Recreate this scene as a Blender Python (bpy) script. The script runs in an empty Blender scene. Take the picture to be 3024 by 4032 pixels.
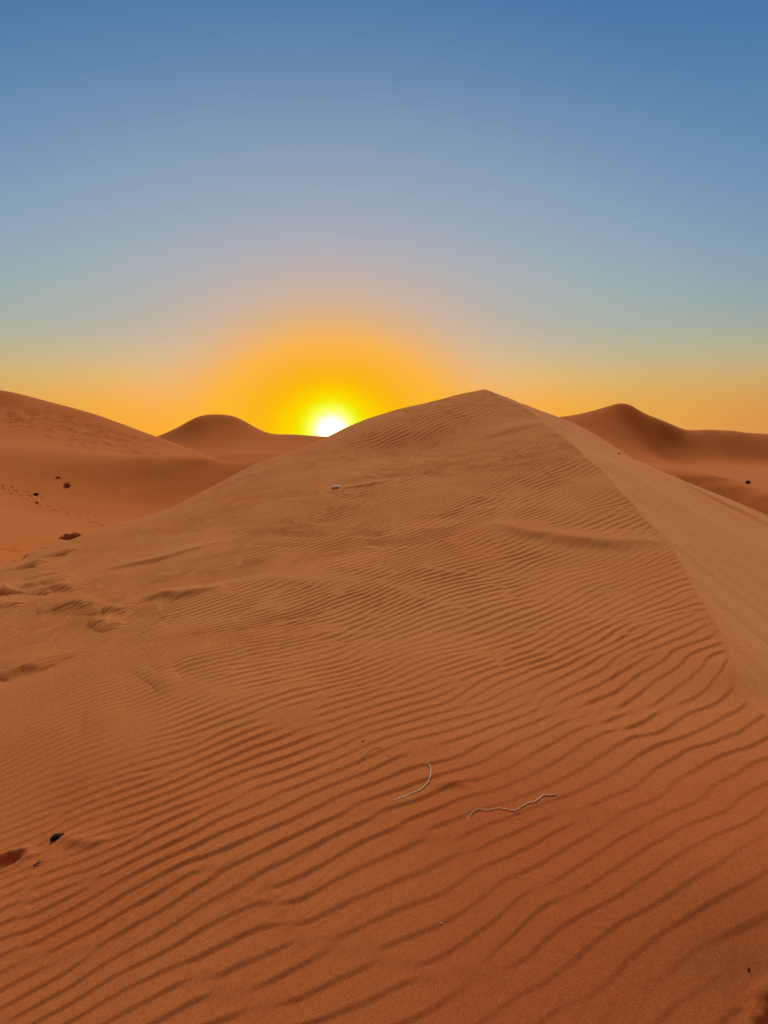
import bpy, math, random
import numpy as np

RIP = .155

# world coordinates in metres (camera eye at the origin)
PTS = {
    'W': (
        (2.75, -3, -2.1), (2.6, -1, -1.95), (2.4, 1, -1.7), (2.2, 2.4, -1.44), (2.05, 3.2, -1.3), (1.762, 3.435, -1.235),
        (1.741, 3.576, -1.225), (1.742, 3.694, -1.2), (1.769, 3.82, -1.155), (1.859, 4.075, -1.11), (1.901, 4.251, -1.085), (1.966, 4.536, -1.04),
        (2.011, 4.765, -1), (2.086, 5.135, -0.935), (2.157, 5.491, -0.87), (2.242, 6.088, -0.75), (2.263, 6.611, -0.64), (2.316, 7.175, -0.53),
        (2.29, 7.549, -0.43), (2.407, 8.346, -0.31), (2.378, 8.978, -0.165), (2.526, 10.1, -0.05), (2.542, 11.1, 0.12), (2.541, 12.1, 0.316),
        (2.49, 13.8, 0.662), (2.321, 15, 0.885), (2.092, 16, 1.11), (1.638, 15.7, 0.992), (0.9, 15.1, 0.803), (0, 14.2, 0.524),
        (-0.504, 13.7, 0.322), (-0.867, 13.2, 0.138), (-1.376, 12.6, -0.062), (-1.835, 12, -0.252), (-2.228, 11.4, -0.476), (-2.6, 10.8, -0.697),
        (-2.838, 10.3, -0.833), (-3.019, 9.8, -0.929), (-3.394, 9.2, -1.026), (-3.679, 8.8, -1.128), (-4.035, 8, -1.3), (3.95, -3, -1.98),
        (3.6, 1, -1.58), (3.25, 3.2, -1.18), (2.941, 3.576, -1.105), (2.969, 3.82, -1.035), (3.101, 4.251, -0.965), (3.211, 4.765, -0.88),
        (3.357, 5.491, -0.75), (3.463, 6.611, -0.52), (3.49, 7.549, -0.31), (3.578, 8.978, -0.045), (3.742, 11.1, 0.24), (3.69, 13.8, 0.782),
        (3.292, 16, 1.23), (6.75, -3, -1.6), (6.05, 3.2, -0.8), (5.769, 3.82, -0.655), (6.011, 4.765, -0.5), (6.263, 6.611, -0.14),
        (6.378, 8.978, 0.335), (6.49, 13.8, 1.162), (1.188, 16.5, 0.92), (0.238, 18.1, 0.092), (-1.562, 21.2, -2.208), (0.45, 15.9, 0.706),
        (-0.5, 17.5, -0.172), (-0.45, 15, 0.402), (-1.4, 16.6, -0.526), (-3.2, 19.7, -2.676), (-0.954, 14.5, 0.175), (-1.904, 16.1, -0.803),
        (-1.317, 14, -0.034), (-2.267, 15.6, -1.062), (-4.067, 18.7, -3.062), (-1.826, 13.4, -0.234), (-2.776, 15, -1.262), (-2.285, 12.8, -0.424),
        (-3.235, 14.4, -1.452), (-5.035, 17.5, -3.452), (-2.678, 12.2, -0.648), (-3.628, 13.8, -1.676), (-3.05, 11.6, -0.869), (-4, 13.2, -1.897),
        (-5.8, 16.3, -3.897), (-3.288, 11.1, -1.005), (-4.238, 12.7, -2.033), (-3.469, 10.6, -1.101), (-4.419, 12.2, -2.129), (-6.219, 15.3, -4.129),
        (-3.844, 10, -1.198), (-4.794, 11.6, -2.226), (-4.129, 9.6, -1.3), (-5.079, 11.2, -2.328), (-6.879, 14.3, -4.328), (-4.485, 8.8, -1.472),
        (-5.435, 10.4, -2.5), (2.6, 17.6, 0.9), (3.5, 20, -0.5), (5, 24, -3), (-1.178, 2.214, -1.77), (-0.625, 2.189, -1.75),
        (0, 2.151, -1.72), (0.59, 2.126, -1.7), (1.02, 2.089, -1.67), (-1.423, 2.718, -1.64), (-0.746, 2.652, -1.6), (0, 2.586, -1.56),
        (0.687, 2.52, -1.52), (1.163, 2.42, -1.46), (-4, -3, -2.2), (-1.5, -3, -2.15), (0, -3, -2.12), (0, 0, -2.05),
        (1, 0.3, -1.95), (-1, 0, -2.07), (-2.5, 0, -2.1), (-5, 0, -2.2), (-6, 4, -1.9), (-9, 0, -2.5),
        (-9, 6, -2.3), (-9, -6, -2.5), (1, -6, -2.3), (6, -6, -2.3), (-6, 7, -1.65), (-0.609, 9.6, -0.55),
        (0, 7.96, -0.76), (0, 4.665, -1.17), (0, 3.252, -1.38), (-1.663, 6.129, -1.12), (-1.892, 4.63, -1.32), (-1.823, 3.534, -1.5),
        (1.233, 5.363, -0.98), (0.842, 3.134, -1.33), (0, 12.4, -0.118), (1.192, 12.6, 0.21)),
    'S': (
        (2.75, -3, -2.1), (2.6, -1, -1.95), (2.4, 1, -1.7), (2.2, 2.4, -1.44), (2.05, 3.2, -1.3), (1.762, 3.435, -1.235),
        (1.741, 3.576, -1.225), (1.742, 3.694, -1.2), (1.769, 3.82, -1.155), (1.859, 4.075, -1.11), (1.901, 4.251, -1.085), (1.966, 4.536, -1.04),
        (2.011, 4.765, -1), (2.086, 5.135, -0.935), (2.157, 5.491, -0.87), (2.242, 6.088, -0.75), (2.263, 6.611, -0.64), (2.316, 7.175, -0.53),
        (2.29, 7.549, -0.43), (2.407, 8.346, -0.31), (2.378, 8.978, -0.165), (2.526, 10.1, -0.05), (2.542, 11.1, 0.12), (2.541, 12.1, 0.316),
        (2.49, 13.8, 0.662), (2.321, 15, 0.885), (2.092, 16, 1.11), (1.75, -3, -1.78), (1.4, 1, -1.38), (1.05, 3.2, -0.98),
        (0.741, 3.576, -0.905), (0.769, 3.82, -0.835), (0.901, 4.251, -0.765), (1.011, 4.765, -0.68), (1.157, 5.491, -0.55), (1.263, 6.611, -0.32),
        (1.29, 7.549, -0.11), (1.378, 8.978, 0.155), (1.542, 11.1, 0.44), (1.49, 13.8, 0.982), (1.092, 16, 1.43), (-1.25, -3, -0.5),
        (-1.95, 3.2, 0.3), (-2.231, 3.82, 0.445), (-1.989, 4.765, 0.6), (-1.737, 6.611, 0.96), (-1.622, 8.978, 1.435), (-1.51, 13.8, 2.262),
        (3.071, 15.6, 0.708), (3.269, 14.2, 0.487), (3.364, 13, 0.213), (3.454, 12, -0.016), (3.533, 11, -0.191), (3.545, 10, -0.319),
        (3.833, 9, -0.551), (4.011, 8, -0.745), (4.15, 6, -1.08), (4.35, 4, -1.55), (4.7, 2, -2.05), (5.2, -2, -2.6),
        (3.671, 15.6, 0.408), (5.271, 15.6, -0.792), (8.071, 15.6, -2.792), (3.869, 14.2, 0.187), (5.469, 14.2, -1.013), (8.269, 14.2, -3.013),
        (3.964, 13, -0.087), (5.564, 13, -1.287), (8.364, 13, -3.287), (4.054, 12, -0.316), (5.654, 12, -1.516), (8.454, 12, -3.516),
        (4.133, 11, -0.491), (5.733, 11, -1.691), (8.533, 11, -3.691), (4.145, 10, -0.619), (5.745, 10, -1.819), (8.545, 10, -3.819),
        (4.433, 9, -0.851), (6.033, 9, -2.051), (8.833, 9, -4.051), (4.611, 8, -1.045), (6.211, 8, -2.245), (9.011, 8, -4.245),
        (4.75, 6, -1.38), (6.35, 6, -2.58), (9.15, 6, -4.58), (4.95, 4, -1.85), (6.55, 4, -3.05), (9.35, 4, -5.05),
        (5.3, 2, -2.35), (6.9, 2, -3.55), (9.7, 2, -5.55), (5.8, -2, -2.9), (7.4, -2, -4.1), (10.2, -2, -6.1),
        (2.9, 17, 0.72), (3.6, 19.5, -0.6), (1.8, 17.2, 1), (-1, 20, -0.5), (1, 22, -2)),
    'AT': (
        (-67.734, 86, 7.022), (-51.805, 83, 7.045), (-39.544, 80, 5.471), (-33.959, 78, 4.171), (-30.159, 76, 3.175), (-25.752, 73, 1.861),
        (-21.372, 70, 0.573), (-18.078, 67, -0.395), (-15.585, 65, -1.066), (-65.734, 90, 6.322), (-62.734, 98, 3.022), (-57.734, 111, -9),
        (-49.805, 87, 6.345), (-46.805, 95, 3.045), (-41.805, 108, -9), (-37.544, 84, 4.771), (-34.544, 92, 1.471), (-29.544, 105, -9),
        (-31.959, 82, 3.471), (-28.959, 90, 0.171), (-23.959, 103, -9), (-28.159, 80, 2.475), (-25.159, 88, -0.825), (-20.159, 101, -9),
        (-23.752, 77, 1.161), (-20.752, 85, -2.139), (-15.752, 98, -9), (-19.372, 74, -0.127), (-16.372, 82, -3.427), (-11.372, 95, -9),
        (-16.078, 71, -1.095), (-13.078, 79, -4.395), (-8.078, 92, -9), (-13.585, 69, -1.766), (-10.585, 77, -5.066), (-5.585, 90, -9),
        (-38.125, 77, 3.793), (-35.948, 72.5, 2.392), (-33.021, 66.5, 1.109), (-30.418, 73.5, 2.425), (-28.597, 69, 1.151), (-23.908, 68.5, 0.583),
        (-22.359, 64, -0.189), (-18.615, 62, -0.691), (-50.045, 76, 4.237), (-45.54, 69, 2.052), (-30.571, 61.5, 0.262), (-24.128, 60.5, -0.337),
        (-18.497, 59, -0.89), (-39.685, 60, 0.314), (-28.356, 57, -0.262), (-22.543, 56.5, -0.63), (-17.558, 56, -0.9), (-13.309, 55.5, -1.011),
        (-8.095, 54, -1.081), (-3.633, 52, -1.178), (-4, 57, -2.6), (-9, 58.3, -2.2), (-2, 62, -4.5), (-12, 62, -2.3),
        (3, 60, -5), (4, 70, -8), (-5, 75, -8), (-26.707, 53.6, -1.214), (-21.574, 54, -1.401), (-17.107, 54.5, -1.557),
        (-12.819, 54.6, -1.65), (-7.969, 53.1, -1.727), (-23.256, 46.5, -3.049), (-19.842, 49.5, -3.164), (-16.147, 51.3, -3.109), (-12.189, 51.8, -2.882),
        (-8.709, 51.5, -2.525), (-25.063, 50.2, -2.295), (-20.888, 52.2, -2.301), (-16.721, 53.2, -2.345), (-21.537, 43, -3.533), (-17.423, 47.3, -3.887),
        (-14.889, 49.3, -3.887), (-18.814, 37.5, -3.83), (-15.498, 42, -4.29), (-16.325, 32.5, -3.754), (-14.092, 35, -4.043), (-13.573, 27, -3.371),
        (-11.748, 28, -3.496), (-11.317, 22.5, -2.953), (-8.807, 17.5, -2.402), (-7.645, 16.5, -2.265), (-5.792, 11.5, -1.694), (-6.5, 8.5, -1.85),
        (-9, 9, -2.1), (-12, 16, -2.5), (-30, 20, -2.4), (-25, 40, -2.2), (-50, 55, 0.4), (-50, 65, 2.2),
        (-2, 30, -5), (-1, 42, -5.5), (0, 22, -4.5), (-6, 9.8, -1.62), (-3.5, 13, -2.6), (2, 48, -5),
        (6, 40, -6), (-5, 20, -3.2)),
    'CT': (
        (-89.517, 150, -2.412), (-59.833, 150, -1.18), (-46.946, 150, 0.688), (-42.969, 150, 1.963), (-38.987, 150, 3.727), (-36.199, 150, 5.193),
        (-32.556, 150, 5.389), (-29.017, 150, 5.242), (-26.969, 150, 4.167), (-23.744, 150, 2.454), (-17.839, 150, 1.914), (-9.858, 150, 1.473),
        (-0.592, 150, 1.277), (14.201, 150, 0.786), (33.95, 150, -0.443), (-89.517, 158, -3.41), (-89.517, 190, -9), (-59.833, 158, -2.18),
        (-59.833, 190, -9), (-46.946, 158, -0.31), (-46.946, 190, -9), (-42.969, 158, 0.96), (-42.969, 190, -9), (-38.987, 158, 2.73),
        (-38.987, 190, -9), (-36.199, 158, 4.19), (-36.199, 190, -9), (-32.556, 158, 4.39), (-32.556, 190, -9), (-29.017, 158, 4.24),
        (-29.017, 190, -9), (-26.969, 158, 3.17), (-26.969, 190, -9), (-23.744, 158, 1.45), (-23.744, 190, -9), (-17.839, 158, 0.91),
        (-17.839, 190, -9), (-9.858, 158, 0.47), (-9.858, 190, -9), (-0.592, 158, 0.28), (-0.592, 190, -9), (14.201, 158, -0.21),
        (14.201, 190, -9), (33.95, 158, -1.44), (33.95, 190, -9), (-38.115, 146.5, 1.965), (-32.04, 147.5, 3.905), (-42.824, 146, 0.287),
        (-24.389, 145, 1.851), (-30.789, 141.5, 0.973), (-35.114, 142, 0.279), (-52.276, 131, -1.676), (-39.337, 131, -1.676), (-26.397, 131, -1.676),
        (-13.457, 131, -1.676), (-0.518, 131, -1.676), (16.735, 131, -1.676), (-50, 100, -7), (-30, 100, -7), (-15, 100, -7),
        (0, 100, -7), (15, 100, -7), (-17.022, 143, 0.281), (-9.34, 142, 0.046)),
    'DT': (
        (-22.472, 84, -1.682), (-19.697, 84, -1.295), (-18.418, 84.5, -1.081), (-17.125, 85, -0.92), (-14.324, 85, -0.753), (-12.086, 85, -0.78),
        (-10.968, 85, -0.864), (-5.864, 84, -1.213), (-1.696, 83, -1.744), (-22.472, 87, -1.83), (-22.472, 96, -4.68), (-22.472, 80, -2.58),
        (-22.472, 70, -5.18), (-22.472, 59, -8), (-19.697, 87, -1.44), (-19.697, 96, -4.29), (-19.697, 80, -2.19), (-19.697, 70, -4.79),
        (-19.697, 59, -8), (-18.418, 87.5, -1.23), (-18.418, 96.5, -4.08), (-18.418, 80.5, -1.98), (-18.418, 70.5, -4.58), (-18.418, 59.5, -8),
        (-17.125, 88, -1.07), (-17.125, 97, -3.92), (-17.125, 81, -1.82), (-17.125, 71, -4.42), (-17.125, 60, -8), (-14.324, 88, -0.9),
        (-14.324, 97, -3.75), (-14.324, 81, -1.65), (-14.324, 71, -4.25), (-14.324, 60, -8), (-12.086, 88, -0.93), (-12.086, 97, -3.78),
        (-12.086, 81, -1.68), (-12.086, 71, -4.28), (-12.086, 60, -8), (-10.968, 88, -1.01), (-10.968, 97, -3.86), (-10.968, 81, -1.76),
        (-10.968, 71, -4.36), (-10.968, 60, -8), (-5.864, 87, -1.36), (-5.864, 96, -4.21), (-5.864, 80, -2.11), (-5.864, 70, -4.71),
        (-5.864, 59, -8), (-1.696, 86, -1.89), (-1.696, 95, -4.74), (-1.696, 79, -2.64), (-1.696, 69, -5.24), (-1.696, 58, -8)),
    'ET': (
        (-0.443, 112, -1.433), (14.267, 112, 2.234), (21.218, 110, 3.199), (24.861, 108, 3.634), (26.067, 106, 3.67), (28.004, 102, 4.461),
        (30.384, 100, 4.621), (31.706, 100, 4.666), (33.702, 100, 3.625), (35.692, 100, 2.908), (37.351, 100, 2.321), (39.396, 101, 1.949),
        (43.138, 102, 1.868), (46.95, 103, 1.718), (52.151, 105, 1.443), (67.005, 108, 1.025), (87.834, 112, 1.869), (-0.443, 117, -2.33),
        (-0.443, 137, -8.43), (14.267, 117, 1.33), (14.267, 137, -4.77), (21.218, 115, 2.3), (21.218, 135, -3.8), (24.861, 113, 2.73),
        (24.861, 133, -3.37), (26.067, 111, 2.77), (26.067, 131, -3.33), (28.004, 107, 3.56), (28.004, 127, -2.54), (30.384, 105, 4.22),
        (30.384, 125, -1.88), (31.706, 105, 3.77), (31.706, 125, -2.33), (33.702, 105, 2.73), (33.702, 125, -3.38), (35.692, 105, 2.01),
        (35.692, 125, -4.09), (37.351, 105, 1.42), (37.351, 125, -4.68), (39.396, 106, 1.05), (39.396, 126, -5.05), (43.138, 107, 0.97),
        (43.138, 127, -5.13), (46.95, 108, 0.82), (46.95, 128, -5.28), (52.151, 110, 0.54), (52.151, 130, -5.56), (67.005, 113, 0.12),
        (67.005, 133, -5.97), (87.834, 117, 0.97), (87.834, 137, -5.13), (24.577, 95, 1.895), (27.834, 95.5, 2.217), (29.264, 95, 1.585),
        (32.596, 97.5, 1.627), (36.419, 98.2, 0.354), (41.851, 98.8, 0.032), (50.238, 101, -0.298), (64, 103, -0.811), (27.476, 90, -0.266),
        (34.037, 95, -1.371), (37.629, 96.2, -1.231), (40.641, 95.8, -1.603), (44.258, 96.8, -1.747), (49.012, 98.4, -1.841), (62.839, 101, -2.288),
        (32.136, 88, -2.138), (38.64, 91, -2.481), (46.36, 93, -2.596), (57.895, 93, -2.719), (32.123, 82, -2.451), (38.449, 84, -2.594),
        (44.514, 85, -2.653), (22.801, 70, -1.931), (18.911, 58, -2.269), (26.361, 62, -2.63), (30.95, 62, -2.733), (23.518, 49.5, -2.591),
        (24.673, 47, -2.771), (36.771, 56, -2.746), (14, 60, -5), (10, 70, -5), (20, 38, -3.6), (30, 38, -3.4),
        (12, 45, -5)),
    'FT': (
        (9.355, 36, -1.124), (10.981, 35.5, -1.096), (12.27, 35, -1.104), (12.949, 34.5, -1.122), (13.661, 34, -1.184), (14.238, 33.5, -1.277),
        (14.899, 32.5, -1.572), (15.498, 31, -1.899), (16.213, 29, -2.335), (17.821, 27, -2.938), (9.66, 37.2, -1.18), (10.355, 40, -1.72),
        (11.355, 45, -3.72), (9.16, 35.5, -1.22), (8.86, 34.2, -1.97), (8.355, 32, -3.22), (7.355, 28, -4.42), (6.355, 23, -5.32),
        (11.28, 36.7, -1.16), (11.981, 39.5, -1.7), (12.981, 44.5, -3.7), (10.78, 35, -1.2), (10.48, 33.7, -1.95), (9.981, 31.5, -3.2),
        (8.981, 27.5, -4.4), (7.981, 22.5, -5.3), (12.57, 36.2, -1.16), (13.27, 39, -1.7), (14.27, 44, -3.7), (12.07, 34.5, -1.2),
        (11.77, 33.2, -1.95), (11.27, 31, -3.2), (10.27, 27, -4.4), (9.27, 22, -5.3), (13.25, 35.7, -1.18), (13.949, 38.5, -1.72),
        (14.949, 43.5, -3.72), (12.75, 34, -1.22), (12.45, 32.7, -1.97), (11.949, 30.5, -3.22), (10.949, 26.5, -4.42), (9.949, 21.5, -5.32),
        (13.96, 35.2, -1.24), (14.661, 38, -1.78), (15.661, 43, -3.78), (13.46, 33.5, -1.28), (13.16, 32.2, -2.03), (12.661, 30, -3.28),
        (11.661, 26, -4.48), (10.661, 21, -5.38), (14.54, 34.7, -1.34), (15.238, 37.5, -1.88), (16.238, 42.5, -3.88), (14.04, 33, -1.38),
        (13.74, 31.7, -2.13), (13.238, 29.5, -3.38), (12.238, 25.5, -4.58), (11.238, 20.5, -5.48), (15.2, 33.7, -1.63), (15.899, 36.5, -2.17),
        (16.899, 41.5, -4.17), (14.7, 32, -1.67), (14.4, 30.7, -2.42), (13.899, 28.5, -3.67), (12.899, 24.5, -4.87), (11.899, 19.5, -5.77),
        (15.8, 32.2, -1.96), (16.498, 35, -2.5), (17.498, 40, -4.5), (15.3, 30.5, -2), (15, 29.2, -2.75), (14.498, 27, -4),
        (13.498, 23, -5.2), (12.498, 18, -6.1), (16.51, 30.2, -2.4), (17.213, 33, -2.94), (18.213, 38, -4.94), (16.01, 28.5, -2.44),
        (15.71, 27.2, -3.19), (15.213, 25, -4.44), (14.213, 21, -5.63), (13.213, 16, -6.54), (18.12, 28.2, -3), (18.821, 31, -3.54),
        (19.821, 36, -5.54), (17.62, 26.5, -3.04), (17.32, 25.2, -3.79), (16.821, 23, -5.04), (15.821, 19, -6.24), (14.821, 14, -7.14)),
}
MESO = ((((-2.599, 6.702), (-2.497, 6.882), (-2.304, 6.966), (-2.072, 7.018), (-1.929, 7.133), (-1.743, 7.355), (-1.551, 7.622)), 0.035, 0.05, 0.22), (((-2.795, 6.204), (-2.763, 6.299), (-2.699, 6.328), (-2.533, 6.251)), 0.05, 0.05, 0.2), (((-2.84, 6.453), (-2.813, 6.543), (-2.759, 6.765)), 0.04, 0.04, 0.2), (((-2.602, 5.656), (-2.459, 5.725), (-2.367, 5.783), (-2.27, 5.732), (-2.111, 5.774)), 0.05, 0.06, 0.25), (((-2.101, 5.516), (-2.067, 5.597), (-1.957, 5.541), (-1.829, 5.56)), 0.045, 0.06, 0.22), (((-1.948, 5.636), (-1.799, 5.767), (-1.686, 5.82), (-1.565, 5.758), (-1.382, 5.802), (-1.213, 5.931)), 0.05, 0.06, 0.3), (((-2.287, 4.479), (-2.256, 4.54), (-2.208, 4.592), (-2.142, 4.613), (-2.056, 4.558)), 0.05, 0.05, 0.3), (((-1.925, 5.106), (-1.875, 5.161), (-1.787, 5.209)), 0.03, 0.04, 0.2), (((-2.069, 5.227), (-1.995, 5.248), (-1.91, 5.258)), 0.025, 0.04, 0.2), (((-2.835, 5.996), (-2.877, 5.915), (-2.972, 5.865)), 0.035, 0.05, 0.2), (((-3.124, 6.526), (-3.06, 6.531), (-2.929, 6.433)), 0.04, 0.05, 0.16), (((-3.18, 6.285), (-3.189, 6.399), (-3.15, 6.421)), 0.06, 0.06, 0.2), (((-3.395, 7.313), (-3.362, 7.459), (-3.308, 7.536)), 0.06, 0.05, 0.22), (((-3.309, 7.811), (-3.259, 7.947), (-3.198, 8.008)), 0.05, 0.05, 0.25), (((-3.245, 6.833), (-3.108, 6.836), (-3.016, 6.942), (-3, 7.071)), 0.03, 0.05, 0.2), (((-1.295, 4.152), (-1.239, 4.203), (-1.163, 4.239)), 0.018, 0.12, 0.25), (((-1.531, 3.814), (-1.448, 3.835), (-1.342, 3.833)), 0.014, 0.13, 0.25), (((0.913, 7.089), (1.032, 6.967), (1.208, 6.646), (1.528, 6.306), (1.855, 6.122), (2.27, 6.051)), 0.05, 0.1, 0.22), (((1.36, 11.891), (1.755, 11.925), (2.496, 12.292)), 0.04, 0.12, 0.35), (((-1.3, 2.966), (-1.255, 2.936), (-1.184, 2.907), (-1.08, 2.899)), 0.014, 0.03, 0.05), (((0.188, 3.096), (0.283, 3.093), (0.374, 3.056)), 0.008, 0.02, 0.04), (((-0.577, 9.586), (-0.356, 9.615), (-0.102, 9.635), (0.156, 9.825)), 0.04, 0.05, 0.3), (((-1.23, 6.017), (-0.927, 6.009), (-0.611, 5.86), (-0.218, 5.822)), 0.03, 0.14, 0.4), (((-1.348, 4.38), (-0.947, 4.595), (-0.64, 4.617)), 0.03, 0.15, 0.4))
SMOOTH = ((((0.974, 7.018), (1.208, 6.646), (1.528, 6.306), (1.855, 6.122), (2.264, 6.037)), 0.26), (((1.36, 11.891), (1.755, 11.925), (2.496, 12.292)), 0.4), (((-2.622, 6.76), (-2.317, 7.006), (-1.755, 7.408), (-1.559, 7.665)), 0.14), (((-1.239, 4.203), (-1.012, 4.088), (-0.82, 3.957)), 0.1), (((-1.392, 3.788), (-1.191, 3.682)), 0.12), (((-2.191, 4.468), (-2.031, 4.483)), 0.12), (((-1.242, 6.076), (-0.934, 6.053), (-0.615, 5.901), (-0.219, 5.849)), 0.1), (((-0.547, 9.63), (-0.102, 9.667), (0.156, 9.825)), 0.15), (((-1.895, 5.706), (-1.683, 5.806), (-1.383, 5.808)), 0.12))
DENTS = ((0.517, 2.884, 0.016, 0.007, 0.1, 0.004, 0.2), (0.519, 2.858, 0.016, 0.007, 0.1, 0.004, 0.2), (-1.481, 2.847, 0.085, 0.05, 0.45, 0.035, 0.25), (1.168, 2.043, 0.13, 0.09, 0.5, 0.05, 0.2))
ROUGH = ((-29.329, 70.808, 13, 3.2, -0.38), (-33.162, 72.646, 7, 3, -0.25), (-23.972, 65.559, 7, 2.2, -0.2), (-20.227, 61.95, 6, 1.5, -0.12))
TRAILS = ((((-24.37, 48.777), (-23.257, 47.783), (-21.938, 46.955), (-20.966, 46.327), (-19.961, 45.583), (-18.924, 44.891), (-17.748, 43.802), (-16.268, 42.196), (-14.652, 40.419)), 0.75, 0.17, 0.14, 3), (((-23.747, 48.479), (-22.518, 47.881), (-21.177, 46.979), (-20.248, 46.611), (-19.063, 45.962), (-17.67, 45.098), (-16.153, 43.796), (-14.732, 42.608)), 0.6, 0.12, 0.08, 4), (((-24.66, 49.37), (-23.777, 48.876), (-22.708, 48.295), (-21.268, 47.542)), 0.7, 0.2, 0.14, 5))
SPOT = {
    'pellet': (-1.31, 2.948, -1.572),
    'twig': (-1.321, 2.809, -1.608),
    'scrap': (-0.596, 9.637, -0.543),
    'slipspeck': (3.266, 10.725, -0.137),
    'straw_a': ((0.037, 3.004, -1.434), (0.07, 3.019, -1.428), (0.104, 3.035, -1.421), (0.142, 3.048, -1.414), (0.168, 3.073, -1.406), (0.187, 3.102, -1.398), (0.196, 3.137, -1.389), (0.199, 3.173, -1.38), (0.196, 3.196, -1.376), (0.186, 3.213, -1.373)),
    'straw_b': ((0.323, 2.862, -1.448), (0.331, 2.884, -1.441), (0.343, 2.904, -1.434), (0.363, 2.921, -1.428), (0.384, 2.923, -1.425), (0.413, 2.917, -1.424), (0.449, 2.923, -1.419), (0.482, 2.913, -1.418), (0.516, 2.903, -1.417), (0.549, 2.923, -1.408), (0.577, 2.938, -1.401), (0.603, 2.942, -1.397), (0.639, 2.972, -1.386), (0.664, 2.97, -1.383), (0.691, 2.969, -1.381)),
    'straw_c': ((-0.109, 3.252, -1.389), (-0.092, 3.286, -1.381), (-0.065, 3.323, -1.371), (-0.039, 3.341, -1.365), (-0.01, 3.343, -1.362)),
    'straw_d': ((0.016, 3.301, -1.368), (0.028, 3.273, -1.373)),
    'straw_e': ((0.036, 3.242, -1.379), (0.06, 3.23, -1.38), (0.078, 3.203, -1.384)),
    'specks': ((-0.095, 3.414, -1.355), (-0.399, 3.323, -1.4), (-0.85, 2.693, -1.597), (0.192, 2.448, -1.598), (1.104, 2.198, -1.592), (-0.96, 4.74, -1.229)),
    'bush_bowl': (-20.864, 50.629, -2.784),
    'bush_bowl2': (-22.002, 51.906, -2.236),
    'bush_small': (-21.81, 48.131, -3.14),
    'bush_small2': (-20.911, 46.204, -3.52),
    'mound': (-11.634, 28.634, -3.575),
    'bush_right': (23.809, 50.331, -2.534),
}

# ---------------------------------------------------------------- height fields
def tps(pts, reg=1e-4):
    P = np.array(pts, float)
    n = len(P)
    xy = P[:, :2]
    s = max(np.ptp(xy[:, 0]), np.ptp(xy[:, 1]))
    c = xy.mean(0)
    q = (xy - c) / s
    d2 = ((q[:, None, :] - q[None]) ** 2).sum(-1)
    K = 0.5 * d2 * np.log(d2 + 1e-12) + reg * np.eye(n)
    Q = np.c_[np.ones(n), q]
    M = np.zeros((n + 3, n + 3)); M[:n, :n] = K; M[:n, n:] = Q; M[n:, :n] = Q.T
    w = np.linalg.solve(M, np.r_[P[:, 2], 0, 0, 0])
    return (q, w, c, s)


def tps_at(m, x, y):
    q, w, c, s = m
    sh = np.shape(x)
    X = ((np.ravel(x) - c[0]) / s).astype(np.float32); Y = ((np.ravel(y) - c[1]) / s).astype(np.float32)
    n = len(q)
    out = np.empty(len(X))
    for i in range(0, len(X), 40000):
        a = X[i:i + 40000]; b = Y[i:i + 40000]
        z = w[n] + w[n + 1] * a.astype(float) + w[n + 2] * b.astype(float)
        for k in range(n):
            d2 = (a - np.float32(q[k, 0])) ** 2 + (b - np.float32(q[k, 1])) ** 2
            z += (0.5 * w[k]) * (d2 * np.log(d2 + np.float32(1e-12)))
        out[i:i + 40000] = z
    return out.reshape(sh)


def _hash(ix, iy, seed):
    h = (ix * 374761393 + iy * 668265263 + seed * 974634187) & 0xffffffff
    h = ((h ^ (h >> 13)) * 1274126177) & 0xffffffff
    return (h ^ (h >> 16)) & 0xffff


def noise(x, y, seed=0):
    x0 = np.floor(x); y0 = np.floor(y)
    fx = x - x0; fy = y - y0
    ix = x0.astype(np.int64); iy = y0.astype(np.int64)
    ux = fx * fx * fx * (fx * (fx * 6 - 15) + 10); uy = fy * fy * fy * (fy * (fy * 6 - 15) + 10)
    def g(dx, dy):
        a = _hash(ix + dx, iy + dy, seed) * (2 * math.pi / 65536)
        return np.cos(a) * (fx - dx) + np.sin(a) * (fy - dy)
    a = g(0, 0); b = g(1, 0); c = g(0, 1); d = g(1, 1)
    return 1.5 * ((a + ux * (b - a)) * (1 - uy) + (c + ux * (d - c)) * uy)


def fbm(x, y, seed=0, o=3):
    v = 0; a = 1.0
    for k in range(o):
        v = v + a * noise(x * 2 ** k + 17.3 * k, y * 2 ** k - 9.1 * k, seed + k); a *= .5
    return v


def sstep(a, b, x):
    t = np.clip((x - a) / (b - a), 0, 1)
    return t * t * (3 - 2 * t)


def smin(a, b, k):
    h = np.clip(.5 + .5 * (b - a) / k, 0, 1)
    return b + (a - b) * h - k * h * (1 - h)


MW = tps(PTS['W'], 2e-5); MS = tps(PTS['S'], 2e-5)


def dune_base(x, y):
    w = tps_at(MW, x, y); s = tps_at(MS, x, y)
    return w, s, smin(w, s, .006)


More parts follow.
